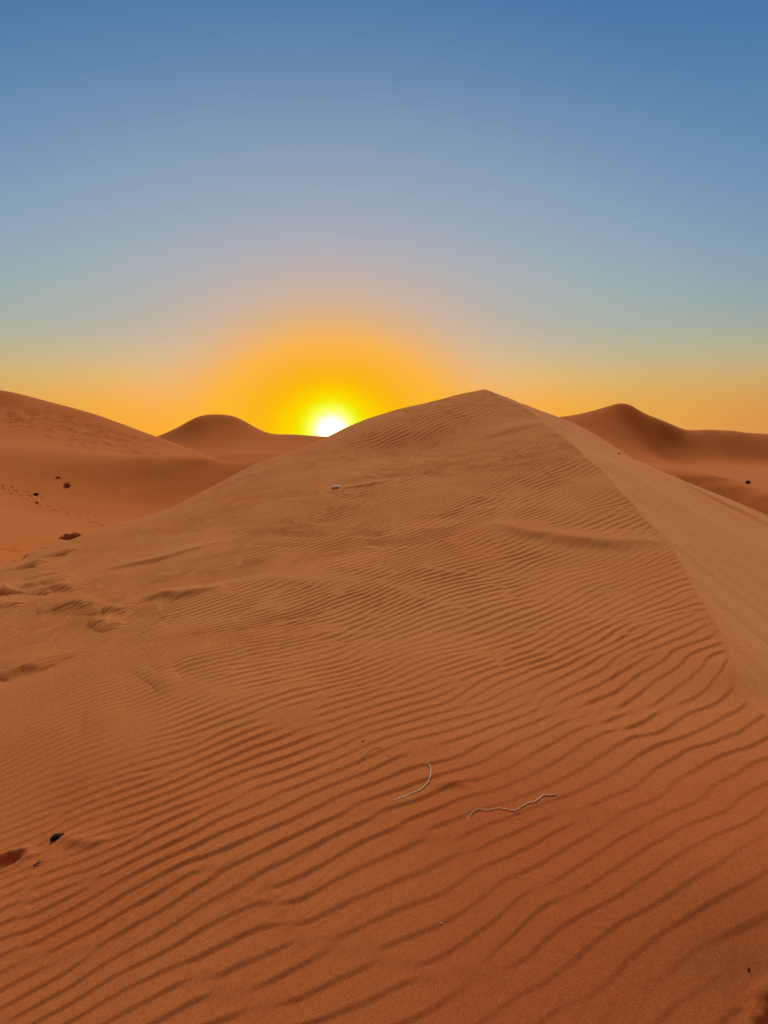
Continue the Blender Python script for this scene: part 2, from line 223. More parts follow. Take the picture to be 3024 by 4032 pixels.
def ridge(x, y, z, pts, amp, wn, wf):
    """a small sand step: steep on the near side of the polyline, fading slowly on the far side"""
    P = np.array(pts)[:, :2]
    m = 4 * wf
    sel = np.nonzero((x > P[:, 0].min() - m) & (x < P[:, 0].max() + m) & (y > P[:, 1].min() - m) & (y < P[:, 1].max() + m))
    if not len(sel[0]):
        return
    X = x[sel] + .02 * noise(x[sel] * 6, y[sel] * 6, 5); Yy = y[sel] + .02 * noise(x[sel] * 6, y[sel] * 6, 6)
    best = np.full(X.shape, 1e9); sgn = np.zeros(X.shape); tt = np.zeros(X.shape)
    L = np.r_[0, np.cumsum(np.hypot(*np.diff(P, axis=0).T))]
    for i in range(len(P) - 1):
        ax, ay = P[i]; bx, by = P[i + 1]
        l = L[i + 1] - L[i] + 1e-9
        t = np.clip(((X - ax) * (bx - ax) + (Yy - ay) * (by - ay)) / l ** 2, 0, 1)
        dx = X - ax - t * (bx - ax); dy = Yy - ay - t * (by - ay)
        d = np.hypot(dx, dy)
        s = np.sign((bx - ax) * dy - (by - ay) * dx) * (1 if bx > ax else -1)
        c = d < best
        best = np.where(c, d, best); sgn = np.where(c, s, sgn); tt = np.where(c, (L[i] + t * l) / L[-1], tt)
    prof = np.where(sgn > 0, np.exp(-(best / wf) ** 1.5), np.exp(-(best / wn) ** 2))
    end = np.clip(np.sin(np.pi * tt), 0, 1) ** .7
    z[sel] += amp * prof * end


def dent(x, y, z, cx, cy, rx, ry, rot, depth, rim=.25):
    R = 2.2 * max(rx, ry)
    sel = np.nonzero((abs(x - cx) < R) & (abs(y - cy) < R))
    if not len(sel[0]):
        return
    c, s = math.cos(rot), math.sin(rot)
    a = ((x[sel] - cx) * c + (y[sel] - cy) * s) / rx; b = (-(x[sel] - cx) * s + (y[sel] - cy) * c) / ry
    d = np.hypot(a, b) + .12 * noise(x[sel] * 3 / rx, y[sel] * 3 / ry, 8)
    z[sel] += depth * (-(1 - sstep(.55, 1.0, d)) + rim * np.exp(-((d - 1.15) / .22) ** 2))


def ripple(x, y, scale=1.0, turn=0.0, seed=11):
    """wind ripples: a narrow band of waves, its phase given a saw-tooth profile; returns height"""
    rng = np.random.RandomState(seed)
    wx = noise(x / 1.15, y / 1.15, 21); wy = noise(x / .42 + 3, y / .42, 22)
    U = .74 * y - .67 * x + .030 * x * x + .085 * wx + .020 * wy + .006 * noise(x / .17, y / .17, 25) + .30 * sstep(6.0, 1.2, y) * (x - .2)
    V = .67 * y + .74 * x
    U, V = U * math.cos(turn) - V * math.sin(turn), V * math.cos(turn) + U * math.sin(turn)
    lam = np.interp(x + .5 * noise(x / 1.6, y / 1.6, 23), [-6, -4, -2, -1, 0, 1, 2, 3], [.036, .040, .047, .060, .070, .070, .066, .063])
    lam = lam * (1 + .16 * sstep(4.6, 2.0, y) * sstep(-3, -.5, x)) * np.clip(y / 5.2, 1, 3) ** .55 * np.exp(.12 * noise(x / .9, y / .9, 24))
    lam = lam * scale
    ll = np.log(lam)
    re = np.zeros(x.shape, np.float32); im = np.zeros(x.shape, np.float32)
    bands = np.exp(np.linspace(math.log(.03), math.log(.24), 18))
    for lb in bands:
        w = np.exp(-((ll - math.log(lb)) / .11) ** 2)
        sel = w > .02
        if not sel.any():
            continue
        u = U[sel]; v = V[sel]; ww = w[sel].astype(np.float32)
        for m in range(6):
            k = 2 * math.pi / (lb * math.exp(rng.normal(0, .05)))
            dl = rng.normal(0, math.radians(5.5)); ph = rng.uniform(0, 6.283)
            a = np.mod(k * (u * math.cos(dl) + v * math.sin(dl)) + ph, 2 * math.pi).astype(np.float32)
            re[sel] += ww * np.cos(a); im[sel] += ww * np.sin(a)
    p = np.arctan2(im, re); amp = np.hypot(re, im)
    prof = (np.sin(p) + .44 * np.sin(2 * p) + .24 * np.sin(3 * p) + .12 * np.sin(4 * p) + .05 * np.sin(5 * p)) / 2.6
    return prof * sstep(.0, 1.3, amp) * (1 + .42 * noise(x / .33, y / .33, 26)) * lam


def near_line(x, y, P, w):
    P = np.array(P); best = np.full(x.shape, 1e9)
    for i in range(len(P) - 1):
        (ax, ay), (bx, by) = P[i], P[i + 1]
        t = np.clip(((x - ax) * (bx - ax) + (y - ay) * (by - ay)) / ((bx - ax) ** 2 + (by - ay) ** 2), 0, 1)
        best = np.minimum(best, np.hypot(x - ax - t * (bx - ax), y - ay - t * (by - ay)))
    return np.exp(-(best / w) ** 2)


def dune_height(x, y, extra=None):
    w, s, z = dune_base(x, y)
    onw = sstep(-.012, .03, s - w)            # 1 on the rippled windward face
    if extra is not None:
        # shading put into the colour: darker and redder near camera, streaked lee face lightened
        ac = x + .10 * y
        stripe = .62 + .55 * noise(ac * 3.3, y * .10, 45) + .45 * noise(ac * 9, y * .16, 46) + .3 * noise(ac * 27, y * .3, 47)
        extra['lit_or_detail'] = (1 - sstep(-.006, .006, s - w)) * sstep(2.4, 4.2, y) * np.clip(stripe, 0, 1.1)
        extra['near_shade'] = np.clip(sstep(5.2, 1.6, y - .25 * x) + .30 * fbm(x / 1.3, y / 1.3, 34, 3) - .05, 0, 1)
    z = z + onw * (.035 * noise(x / 1.7, y / 1.7, 31) + .014 * noise(x / .6, y / .6, 32)) * sstep(1, 3, np.hypot(x, y))
    patch = .62 + .5 * sstep(-.6, .3, fbm(x / 1.5 + 4, y / 1.5, 33, 2))
    for P, w_ in SMOOTH:
        patch = patch * (1 - .85 * near_line(x, y, P, w_))
    far = 1 - .25 * sstep(-2.2, .2, (y - 11.8) * .75 - (x + 1.9) * 1.0) 
    leftcalm = 1 - .3 * sstep(-2.2, -3.6, x) * sstep(6, 8.5, y)
    onw = sstep(-.004, .012, s - w)
    z = z + onw * RIP * (1 - .36 * sstep(4.8, 2.4, y)) * patch * far * leftcalm * (ripple(x, y) + .42 * ripple(x, y, .62, .20, 12) * sstep(-.5, .5, noise(x / .8, y / .8, 27)))
    # lee side: sand-flow streaks running down along the slope
    ac = x + .10 * y
    st = .020 * noise(ac * 3.1, y * .12, 41) + .012 * noise(ac * 8.3, y * .25, 42) + .004 * noise(ac * 22, y * .6, 43)
    st = st - .035 * sstep(.30, .70, noise(ac * 5, y * .35 + 9, 44)) * sstep(2.75, 3.1, x)
    z = z + (1 - onw) * st * sstep(0, .25, w - s)
    # trampled, lumpy sand at the left foot of the dune
    rough = sstep(-3.75, -4.35, x + .35 * noise(x * 1.5, y * 1.5, 51)) * sstep(5.5, 7.0, y) 
    z = z + rough * (.085 * fbm(x * 3.2, y * 1.7, 52, 3) + .05 * noise(x * 9, y * 5, 53))
    z = z + .025 * np.exp(-np.hypot(x - 2.09, y - 16.0) / .35)
    for P, a, wn, wf in MESO:
        ridge(x, y, z, P, a, wn, wf)
    for d in DENTS:
        dent(x, y, z, *d)
    return z


def foot_trail(x, y, z, P, step, rad, depth, seed):
    rng = np.random.RandomState(seed)
    P = np.array(P)[:, :2]
    L = np.r_[0, np.cumsum(np.hypot(*np.diff(P, axis=0).T))]
    for i, s in enumerate(np.arange(.2, L[-1], step)):
        cx = np.interp(s, L, P[:, 0]) + rng.normal(0, .06); cy = np.interp(s, L, P[:, 1]) + (.16 if i % 2 else -.16) + rng.normal(0, .05)
        dent(x, y, z, cx, cy, rad * rng.uniform(.8, 1.5), rad * rng.uniform(.7, 1.1), rng.uniform(-.4, .4), depth * rng.uniform(.6, 1.2), .3)


MA = tps(PTS['AT'], 2e-5); MC = tps(PTS['CT'], 2e-5); MD = tps(PTS['DT'], 2e-5); ME = tps(PTS['ET'], 2e-5); MF = tps(PTS['FT'], 2e-5)


def left_height(x, y, lit_or_detail=True):
    z = tps_at(MA, x, y)
    if not lit_or_detail:
        return z
    z = z + .05 * noise(x / 5, y / 5, 61) + .012 * noise(x / 1.3, y / 1.3, 62)
    # trampled band across the high face, and the churned ground close by
    m = np.zeros(x.shape)
    for (cx, cy, rx, ry, rot) in ROUGH:
        c, s = math.cos(rot), math.sin(rot)
        a = ((x - cx) * c + (y - cy) * s) / rx; b = (-(x - cx) * s + (y - cy) * c) / ry
        m = np.maximum(m, 1 - sstep(.45, 1.1, np.hypot(a, b) + .35 * fbm(x / 3, y / 3, 63, 2)))
    z = z + m * (.16 * fbm(x / 1.1, y / 1.5, 64, 3)) * sstep(30, 50, y)
    near = sstep(24, 19, y) * sstep(12, 14, y) * sstep(-.6, .1, fbm(x / 2.5, y / 1.2, 65, 2))
    z = z + near * .07 * fbm(x / .45, y / .9, 66, 3)
    z = z + .02 * sstep(60, 50, y) * sstep(14, 12.8, y) * fbm(x / .3, y / 1.0, 67, 2)
    for P, stp, r, d, sd in TRAILS:
        foot_trail(x, y, z, P, stp, r, d, sd)
    return z


def mid_height(x, y):
    return tps_at(MC, x, y) + .10 * noise(x / 11, y / 11, 71)


def low_height(x, y):
    return tps_at(MD, x, y) + .05 * noise(x / 3, y / 3, 72)


def right_height(x, y):
    z = tps_at(ME, x, y)
    z = z + .62 * np.exp(-np.hypot(x - 30.4, y - 100) / 2.0)      # pointed top
    return z + .10 * noise(x / 9, y / 9, 73) + .015 * noise(x / 1.6, y / 1.6, 74) * sstep(120, 60, y) + .03 * noise(x / 3 + y / 8, y / 18 - x / 40, 76) * sstep(60, 75, y) 


def shelf_height(x, y):
    z = tps_at(MF, x, y)
    ac = y * .55 + x * .83
    ac = y + .35 * x
    return z + .03 * noise(ac * 1.1, x * .06, 75) + .03 * noise(ac * 3.2, x * .1, 77) + .015 * noise(x / .8, y / .8, 78)


# ---------------------------------------------------------------- scene helpers
scene = bpy.context.scene
col = scene.collection
R = math.radians


def mesh_obj(name, verts, faces, mat, parent=None, smooth=True):
    me = bpy.data.meshes.new(name)
    me.from_pydata([tuple(v) for v in verts], [], faces)
    if smooth:
        me.polygons.foreach_set('use_smooth', [True] * len(me.polygons))
    me.materials.append(mat); me.update()
    o = bpy.data.objects.new(name, me); col.objects.link(o)
    if parent:
        o.parent = parent
    return o


def grid_obj(name, X, Yv, Zv, mat, wrap=False, extra=None):
    nr, nc = X.shape
    me = bpy.data.meshes.new(name)
    me.vertices.add(nr * nc)
    me.vertices.foreach_set('co', np.stack([X, Yv, Zv], -1).astype(np.float32).ravel())
    r = np.arange(nr - 1)[:, None]; c = np.arange(nc if wrap else nc - 1)[None]
    c2 = (c + 1) % nc
    q = np.stack([r * nc + c, r * nc + c2, (r + 1) * nc + c2, (r + 1) * nc + c], -1)[..., ::-1].reshape(-1, 4).astype(np.int32)
    n = len(q)
    me.loops.add(n * 4); me.loops.foreach_set('vertex_index', q.ravel())
    me.polygons.add(n)
    me.polygons.foreach_set('loop_start', np.arange(n, dtype=np.int32) * 4)
    me.polygons.foreach_set('use_smooth', np.ones(n, dtype=bool))
    for k, v in (extra or {}).items():
        me.attributes.new(k, 'FLOAT', 'POINT').data.foreach_set('value', v.astype(np.float32).ravel())
    me.update(calc_edges=True)
    me.materials.append(mat)
    o = bpy.data.objects.new(name, me); col.objects.link(o)
    o['kind'] = 'structure'
    return o


def polar(az, r):
    A, Rr = np.meshgrid(np.radians(az), r)
    return Rr * np.sin(A), Rr * np.cos(A)


def tag(o, label, cat, group=None):
    o['label'] = label; o['category'] = cat
    if group:
        o['group'] = group
    return o


def empty(name, loc):
    o = bpy.data.objects.new(name, None); col.objects.link(o); o.location = loc
    o.empty_display_size = .05
    return o


# ---------------------------------------------------------------- materials
def new_mat(name):
    m = bpy.data.materials.new(name); m.use_nodes = True
    return m, m.node_tree.nodes, m.node_tree.links, m.node_tree.nodes['Principled BSDF']


def sand_mat(name, a, b, grain=420, big=.35, light_tints=None):
    m, N, L, P = new_mat(name)
    P.inputs['Roughness'].default_value = .95
    P.inputs['Specular IOR Level'].default_value = .08
    tc = N.new('ShaderNodeTexCoord')
    n1 = N.new('ShaderNodeTexNoise'); n1.inputs['Scale'].default_value = big; n1.inputs['Detail'].default_value = 5; n1.inputs['Roughness'].default_value = .6
    n2 = N.new('ShaderNodeTexNoise'); n2.inputs['Scale'].default_value = grain; n2.inputs['Detail'].default_value = 3; n2.inputs['Roughness'].default_value = .7
    n3 = N.new('ShaderNodeTexNoise'); n3.inputs['Scale'].default_value = grain * .18; n3.inputs['Detail'].default_value = 3
    for n in (n1, n2, n3):
        L.new(tc.outputs['Object'], n.inputs['Vector'])
    mr = N.new('ShaderNodeMapRange'); mr.inputs[1].default_value = .3; mr.inputs[2].default_value = .7
    L.new(n1.outputs['Fac'], mr.inputs[0])
    mx = N.new('ShaderNodeMix'); mx.data_type = 'RGBA'
    mx.inputs[6].default_value = (*a, 1); mx.inputs[7].default_value = (*b, 1)
    L.new(mr.outputs[0], mx.inputs[0])
    col_out = mx.outputs[2]
    if light_tints:
        for att, c in light_tints:
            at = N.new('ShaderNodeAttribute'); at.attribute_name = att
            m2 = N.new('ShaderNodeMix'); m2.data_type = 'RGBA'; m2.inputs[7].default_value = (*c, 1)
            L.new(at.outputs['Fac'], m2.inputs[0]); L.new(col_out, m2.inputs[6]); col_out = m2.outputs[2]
    g = N.new('ShaderNodeMapRange'); g.inputs[1].default_value = .25; g.inputs[2].default_value = .75; g.inputs[3].default_value = .48; g.inputs[4].default_value = 1.52
    L.new(n2.outputs['Fac'], g.inputs[0])
    g3 = N.new('ShaderNodeMapRange'); g3.inputs[1].default_value = .25; g3.inputs[2].default_value = .75; g3.inputs[3].default_value = .93; g3.inputs[4].default_value = 1.07
    L.new(n3.outputs['Fac'], g3.inputs[0])
    mm = N.new('ShaderNodeMath'); mm.operation = 'MULTIPLY'
    L.new(g.outputs[0], mm.inputs[0]); L.new(g3.outputs[0], mm.inputs[1])
    mul = N.new('ShaderNodeVectorMath'); mul.operation = 'SCALE'
    L.new(col_out, mul.inputs[0]); L.new(mm.outputs[0], mul.inputs['Scale'])
    L.new(mul.outputs[0], P.inputs['Base Color'])
    bp = N.new('ShaderNodeBump'); bp.inputs['Strength'].default_value = .5; bp.inputs['Distance'].default_value = .003
    L.new(n2.outputs['Fac'], bp.inputs['Height']); L.new(bp.outputs[0], P.inputs['Normal'])
    return m


def plain_mat(name, a, b, scale, rough=.8, vec=(1, 1, 1), spec=.25):
    m, N, L, P = new_mat(name)
    P.inputs['Roughness'].default_value = rough; P.inputs['Specular IOR Level'].default_value = spec
    tc = N.new('ShaderNodeTexCoord'); mp = N.new('ShaderNodeMapping'); mp.inputs['Scale'].default_value = vec
    n = N.new('ShaderNodeTexNoise'); n.inputs['Scale'].default_value = scale; n.inputs['Detail'].default_value = 4
    L.new(tc.outputs['Object'], mp.inputs[0]); L.new(mp.outputs[0], n.inputs['Vector'])
    r = N.new('ShaderNodeValToRGB'); r.color_ramp.elements[0].position = .35; r.color_ramp.elements[1].position = .65
    r.color_ramp.elements[0].color = (*a, 1); r.color_ramp.elements[1].color = (*b, 1)
    L.new(n.outputs['Fac'], r.inputs[0]); L.new(r.outputs[0], P.inputs['Base Color'])
    bp = N.new('ShaderNodeBump'); bp.inputs['Strength'].default_value = .4; bp.inputs['Distance'].default_value = .002
    L.new(n.outputs['Fac'], bp.inputs['Height']); L.new(bp.outputs[0], P.inputs['Normal'])
    return m


SAND = sand_mat('ripple_sand', (.66, .243, .069), (.71, .280, .091), grain=330, light_tints=(('near_shade', (.625, .174, .050)), ('lit_or_detail', (.76, .31, .110))))  # near tint stands in for shade, lee tint for light
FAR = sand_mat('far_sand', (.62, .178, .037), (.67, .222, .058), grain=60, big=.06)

# ---------------------------------------------------------------- the dunes
side = 36 + np.cumsum(np.geomspace(.08, 9, 52)); side = side * (144 / (side[-1] - 36)) + 36 - 36 * 144 / (side[-1] - 36)
az = np.r_[-side[::-1], np.linspace(-36, 36, 1060), side[:-1]]
rr = np.r_[np.geomspace(.15, 1.5, 46)[:-1], np.geomspace(1.5, 5, 560)[:-1], np.geomspace(5, 17.2, 1150), np.geomspace(17.4, 40, 60)]
X, Yv = polar(az, rr)
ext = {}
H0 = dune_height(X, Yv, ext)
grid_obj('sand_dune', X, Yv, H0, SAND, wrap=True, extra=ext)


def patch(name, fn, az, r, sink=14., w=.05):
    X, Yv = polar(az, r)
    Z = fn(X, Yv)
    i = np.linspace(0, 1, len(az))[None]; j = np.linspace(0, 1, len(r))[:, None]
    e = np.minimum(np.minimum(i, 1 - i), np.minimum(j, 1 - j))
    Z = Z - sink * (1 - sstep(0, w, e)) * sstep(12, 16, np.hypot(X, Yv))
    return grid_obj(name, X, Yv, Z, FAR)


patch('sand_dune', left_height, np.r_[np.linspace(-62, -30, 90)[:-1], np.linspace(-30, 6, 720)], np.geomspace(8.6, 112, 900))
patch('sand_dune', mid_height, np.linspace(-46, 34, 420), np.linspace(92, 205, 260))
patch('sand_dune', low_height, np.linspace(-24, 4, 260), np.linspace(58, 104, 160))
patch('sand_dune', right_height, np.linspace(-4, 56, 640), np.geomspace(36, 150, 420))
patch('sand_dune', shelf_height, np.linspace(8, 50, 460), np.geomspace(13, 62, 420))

X, Yv = polar(np.linspace(-180, 180, 361)[:-1], np.geomspace(2, 7000, 150))
d = np.hypot(X, Yv)
Z = -6.2 + 1.2 * sstep(150, 500, d) * noise(X / 160, Yv / 160, 81) * 2 - sstep(500, 7000, d) * 6
grid_obj('desert_floor', X, Yv, Z, FAR, wrap=True)


def dune_z(x, y):
    a = np.array([[float(x)]]); b = np.array([[float(y)]])
    return float(dune_height(a, b)[0, 0])


def left_z(x, y):
    return float(left_height(np.array([[float(x)]]), np.array([[float(y)]]))[0, 0])


def right_z(x, y):
    return float(right_height(np.array([[float(x)]]), np.array([[float(y)]]))[0, 0])


# ---------------------------------------------------------------- small things on the sand
STRAW = plain_mat('dry_straw', (.66, .54, .32), (.84, .74, .50), 60, .38, spec=.9)
STRAW_DULL = plain_mat('old_straw', (.50, .30, .13), (.62, .40, .19), 60, .7)
DUNG = plain_mat('dark_crust', (.012, .009, .007), (.04, .022, .014), 90, .9)
TWIG = plain_mat('dark_twig', (.08, .03, .015), (.16, .065, .03), 80, .9)
CHALK = plain_mat('chalky_white', (.86, .76, .66), (.94, .88, .80), 40, .5, spec=.5)
HOLE = plain_mat('brown_inside', (.16, .08, .045), (.28, .15, .09), 60, .9)
LEAF = plain_mat('dark_scrub', (.05, .030, .016), (.09, .055, .028), 8, .9)
LEAF_RED = plain_mat('dead_scrub', (.52, .20, .08), (.66, .28, .12), 8, .9)
SPINE = plain_mat('scrub_stem', (.06, .035, .02), (.12, .07, .035), 12, .9)


def catmull(P, n):
    P = np.array(P, float); Q = np.vstack([2 * P[0] - P[1], P, 2 * P[-1] - P[-2]])
    out = []
    for i in range(1, len(Q) - 2):
        for t in np.linspace(0, 1, n, endpoint=False):
            a, b, c, d = Q[i - 1:i + 3]
            out.append(.5 * (2 * b + (c - a) * t + (2 * a - 5 * b + 4 * c - d) * t ** 2 + (3 * b - a - 3 * c + d) * t ** 3))
    out.append(P[-1])
    return np.array(out)


def tube_data(P, rad, seg=8, flat=1.0):
    P = np.array(P, float); n = len(P)
    T = np.gradient(P, axis=0); T /= np.linalg.norm(T, axis=1)[:, None] + 1e-9
    V = []; F = []
    for i in range(n):
        s = np.cross(T[i], (0, 0, 1)); s /= np.linalg.norm(s) + 1e-9
        u = np.cross(s, T[i])
        for k in range(seg):
            a = 2 * math.pi * k / seg
            V.append(P[i] + rad[i] * (math.cos(a) * s + flat * math.sin(a) * u))
    for i in range(n - 1):
        for k in range(seg):
            F.append((i * seg + k, i * seg + (k + 1) % seg, (i + 1) * seg + (k + 1) % seg, (i + 1) * seg + k))
    F.append(tuple(range(seg))[::-1]); F.append(tuple((n - 1) * seg + k for k in range(seg)))
    return V, F


def straw(key, r0, r1, mat, label, lift=1.0, cat='dry stem', name='grass_stem', jit=.0015, seed=1):
    rng = np.random.RandomState(seed)
    P = catmull([(p[0], p[1], 0) for p in SPOT[key]], 6)
    P[:, :2] += rng.normal(0, jit * .35, (len(P), 2))
    r = np.linspace(r0, r1, len(P)) * (1 + rng.normal(0, .05, len(P)))
    h = dune_height(P[None, :, 0].copy(), P[None, :, 1].copy())[0]
    # stiff stem: it bridges the ripple troughs
    hs = h.copy()
    for _ in range(30):
        hs[1:-1] = np.maximum(h[1:-1], .5 * hs[1:-1] + .25 * (hs[:-2] + hs[2:]))
    P[:, 2] = hs + lift * r + .002
    o0 = P.mean(0); o0[2] = hs.min()
    V, F = tube_data(P - o0, r)
    ob = mesh_obj(name, V, F, mat); ob.location = o0
    return tag(ob, label, cat)


straw('straw_a', .0028, .0017, STRAW, 'thick pale straw bent like a hook, lying above the wavy one', seed=2)
straw('straw_b', .0010, .0023, STRAW, 'long wavy pale straw with a kinked thick tip, nearest the camera', seed=3)
straw('straw_c', .0012, .0015, STRAW_DULL, 'faint hair-thin straw arching over a ripple, left of the hooked straw', seed=4)
straw('straw_d', .0011, .0011, STRAW_DULL, 'very short faint fibre between the arching thin straw and the hooked straw', lift=.6, seed=5)
straw('straw_e', .0011, .0009, STRAW_DULL, 'short faint fibre half buried just left of the tip of the hooked straw', lift=.6, seed=6)


def lump(rx, ry, rz, seed, nu=20, nv=12, rough=.12):
    rng = np.random.RandomState(seed); ph = rng.uniform(0, 6, 8)
    V = []; F = []
    for j in range(nv + 1):
        th = math.pi * j / nv
        for i in range(nu):
            a = 2 * math.pi * i / nu
            k = 1 + rough * (math.sin(2 * a + ph[0] + 2 * th) * .5 + math.sin(5 * a + 3 * th + ph[1]) * .35 * math.sin(th) + math.sin(9 * a - 7 * th + ph[2]) * .25 * math.sin(th))
            V.append((rx * k * math.sin(th) * math.cos(a), ry * k * math.sin(th) * math.sin(a), rz * k * math.cos(th)))
    for j in range(nv):
        for i in range(nu):
            F.append((j * nu + i, (j + 1) * nu + i, (j + 1) * nu + (i + 1) % nu, j * nu + (i + 1) % nu))
    return V, F


# dark oval pellet with a small crumb at its upper end
p = SPOT['pellet']; z0 = dune_z(p[0], p[1])
t = empty('pellet', (p[0], p[1], z0)); t.rotation_euler[2] = R(48)
tag(t, 'dark oval pellet lying on the ripples at the far left, above the pit', 'pellet')
b = mesh_obj('body', *lump(.025, .013, .012, 3, rough=.16), DUNG, t); b.location = (0, 0, .007)
b = mesh_obj('crumb', *lump(.007, .006, .006, 4, rough=.3), TWIG, t); b.location = (.026, -.001, .008)

p = SPOT['twig']; z0 = dune_z(p[0], p[1])
V, F = tube_data(catmull([(-.014, -.010, .002), (-.004, -.001, .006), (.004, .003, .008), (.014, .009, .012)], 5), np.linspace(.0035, .0015, 16))
V2, F2 = tube_data(catmull([(-.002, 0, .006), (0, .006, .012), (.002, .008, .018)], 5), np.linspace(.002, .001, 11))
o = mesh_obj('twig', V + V2, F + [tuple(i + len(V) for i in f) for f in F2], TWIG); o.location = (p[0], p[1], z0)
tag(o, 'tiny dark forked twig sticking out of the sand beside the left pit', 'twig')

SPECK_LABELS = ('tiny dark crumb of debris above the arching thin straw',
                'tiny dark crumb of debris left of the straws, among mid-distance ripples',
                'tiny dark crumb between two ripples, in the lower left of the sand',
                'tiny pale chip lying alone on the sand below the wavy straw',
                'small dark cluster of grit near the lower right corner',
                'tiny dark crumb standing at the end of a short ridge, high on the left slope')
for i, (p, lab) in enumerate(zip(SPOT['specks'], SPECK_LABELS)):
    s = (.004, .003, .0025, .003, .004, .004)[i]
    o = mesh_obj('debris_crumb', *lump(s * 1.5, s, s * .8, 30 + i, 12, 8, .35), CHALK if i == 3 else TWIG)
    o.location = (p[0], p[1], dune_z(p[0], p[1]) + s * .3); o.rotation_euler[2] = .5 + i
    tag(o, lab, 'debris', 'crumbs of debris on the rippled sand')
p = SPOT['slipspeck']
o = mesh_obj('debris_crumb', *lump(.016, .010, .009, 44, 14, 8, .35), TWIG); o.location = (p[0], p[1], dune_z(p[0], p[1]) + .006)
tag(o, 'dark clod on the smooth slope right of the ridge', 'debris', 'crumbs of debris on the rippled sand')

# white scrap: a hollow tapering shell with two prongs
p = SPOT['scrap']; z0 = dune_z(p[0], p[1])
t = empty('white_scrap', (p[0], p[1], z0)); t.rotation_euler = (R(14), R(-8), R(28))
tag(t, 'white forked scrap lying alone on the ripples below the sun', 'scrap')
V = []; F = []
prof = [(-.062, .014, .012), (-.055, .021, .020), (-.035, .024, .025), (-.012, .026, .027), (.010, .025, .025), (.026, .020, .020), (.036, .012, .012)]
nu = 14
for i, (xx, hw, hh) in enumerate(prof):
    for k in range(nu):
        a = 2 * math.pi * k / nu
        w = 1 + .10 * math.sin(3 * a + i * 1.3) + .06 * math.sin(5 * a - i)
        V.append((xx + .004 * math.sin(2 * a + i), hw * w * math.cos(a), hh * w * math.sin(a) + .016))
for i in range(len(prof) - 1):
    for k in range(nu):
        F.append((i * nu + k, i * nu + (k + 1) % nu, (i + 1) * nu + (k + 1) % nu, (i + 1) * nu + k))
F.append(tuple(range(nu))[::-1]); F.append(tuple((len(prof) - 1) * nu + k for k in range(nu)))
mesh_obj('shell', V, F, CHALK, t)
V, F = tube_data(catmull([(.018, .013, .026), (.040, .020, .036), (.058, .022, .046)], 6), np.linspace(.009, .002, 13), 8, .6)
mesh_obj('prong', V, F, CHALK, t)
V, F = tube_data(catmull([(.020, -.012, .022), (.045, -.015, .034), (.070, -.006, .040), (.086, .004, .036)], 6), np.linspace(.011, .002, 19), 8, .6)
mesh_obj('prong', V, F, CHALK, t)
b = mesh_obj('hollow', *lump(.006, .011, .009, 9, 12, 8, .1), HOLE, t); b.location = (-.060, 0, .016)
b = mesh_obj('hollow', *lump(.012, .006, .007, 10, 12, 8, .2), HOLE, t); b.location = (.004, -.017, .034)


# ---------------------------------------------------------------- desert scrub
def scrub(name, loc, w, d, h, n, seed, label, leafm, group='scrub bushes in the dunes', leaf=.09, spiky=.5):
    rng = np.random.RandomState(seed)
    t = empty(name, loc)
    tag(t, label, 'bush', group)
    V = []; F = []; SV = []; SF = []
    for k in range(max(14, n // 14)):
        a = rng.uniform(0, 6.283); q = rng.uniform(.3, 1)
        tip = np.array([w * q * math.cos(a), d * q * math.sin(a), h * (1.05 - .5 * q ** 2) * rng.uniform(.7, 1.15)])
        P = catmull([(.1 * tip[0], .1 * tip[1], -.05), (.5 * tip[0], .5 * tip[1], .62 * tip[2]), tuple(tip)], 4)
        v, f = tube_data(P, np.linspace(.03, .012, len(P)) * h, 5)
        SF += [tuple(i + len(SV) for i in g) for g in f]; SV += list(v)
        for m in range(n // max(14, n // 14)):
            c = P[rng.randint(3, len(P))] + rng.normal(0, .12, 3) * (w, d, h)
            c[2] = max(c[2], .02)
            u = rng.normal(0, 1, 3); u[2] = abs(u[2]) + spiky; u /= np.linalg.norm(u)
            s = np.cross(u, rng.normal(0, 1, 3)); s /= np.linalg.norm(s)
            l = leaf * rng.uniform(.6, 1.5)
            b = len(V)
            V += [c - s * l * .28, c + s * l * .28, c + u * l + s * l * .08, c + u * l - s * l * .08]
            F.append((b, b + 1, b + 2, b + 3))
    mesh_obj('foliage', V, F, leafm, t, False)
    mesh_obj('stems', SV, SF, SPINE, t)
    return t


q = SPOT['bush_right']
scrub('scrub_bush', (q[0], q[1], right_z(q[0], q[1]) - .02), .14, .11, .13, 240, 1, 'dark round bush on the pale sand at the right edge', LEAF)
q = SPOT['bush_bowl']
scrub('scrub_bush', (q[0], q[1], left_z(q[0], q[1]) - .05), .19, .16, .28, 200, 2, 'brown twiggy bush on the shaded hollow of the left dune', LEAF_RED, leaf=.09)
q = SPOT['bush_bowl2']
scrub('scrub_bush', (q[0], q[1], left_z(q[0], q[1]) - .1), .22, .16, .13, 120, 3, 'low brown tuft just above and left of the twiggy bush', LEAF_RED, leaf=.09)
q = SPOT['bush_small']
scrub('scrub_bush', (q[0], q[1], left_z(q[0], q[1]) - .02), .16, .09, .08, 130, 4, 'small dark tuft above the footprints in the left valley', LEAF)
q = SPOT['bush_small2']
scrub('scrub_bush', (q[0], q[1], left_z(q[0], q[1]) - .02), .09, .06, .05, 90, 5, 'tiny dark tuft among the footprints in the left valley', LEAF, leaf=.06)
q = SPOT['mound']
scrub('scrub_bush', (q[0], q[1], left_z(q[0], q[1]) - .06), .52, .3, .20, 700, 6, 'low spreading dead grass hummock behind the left shoulder of the near dune', LEAF_RED, leaf=.10, spiky=1.2)

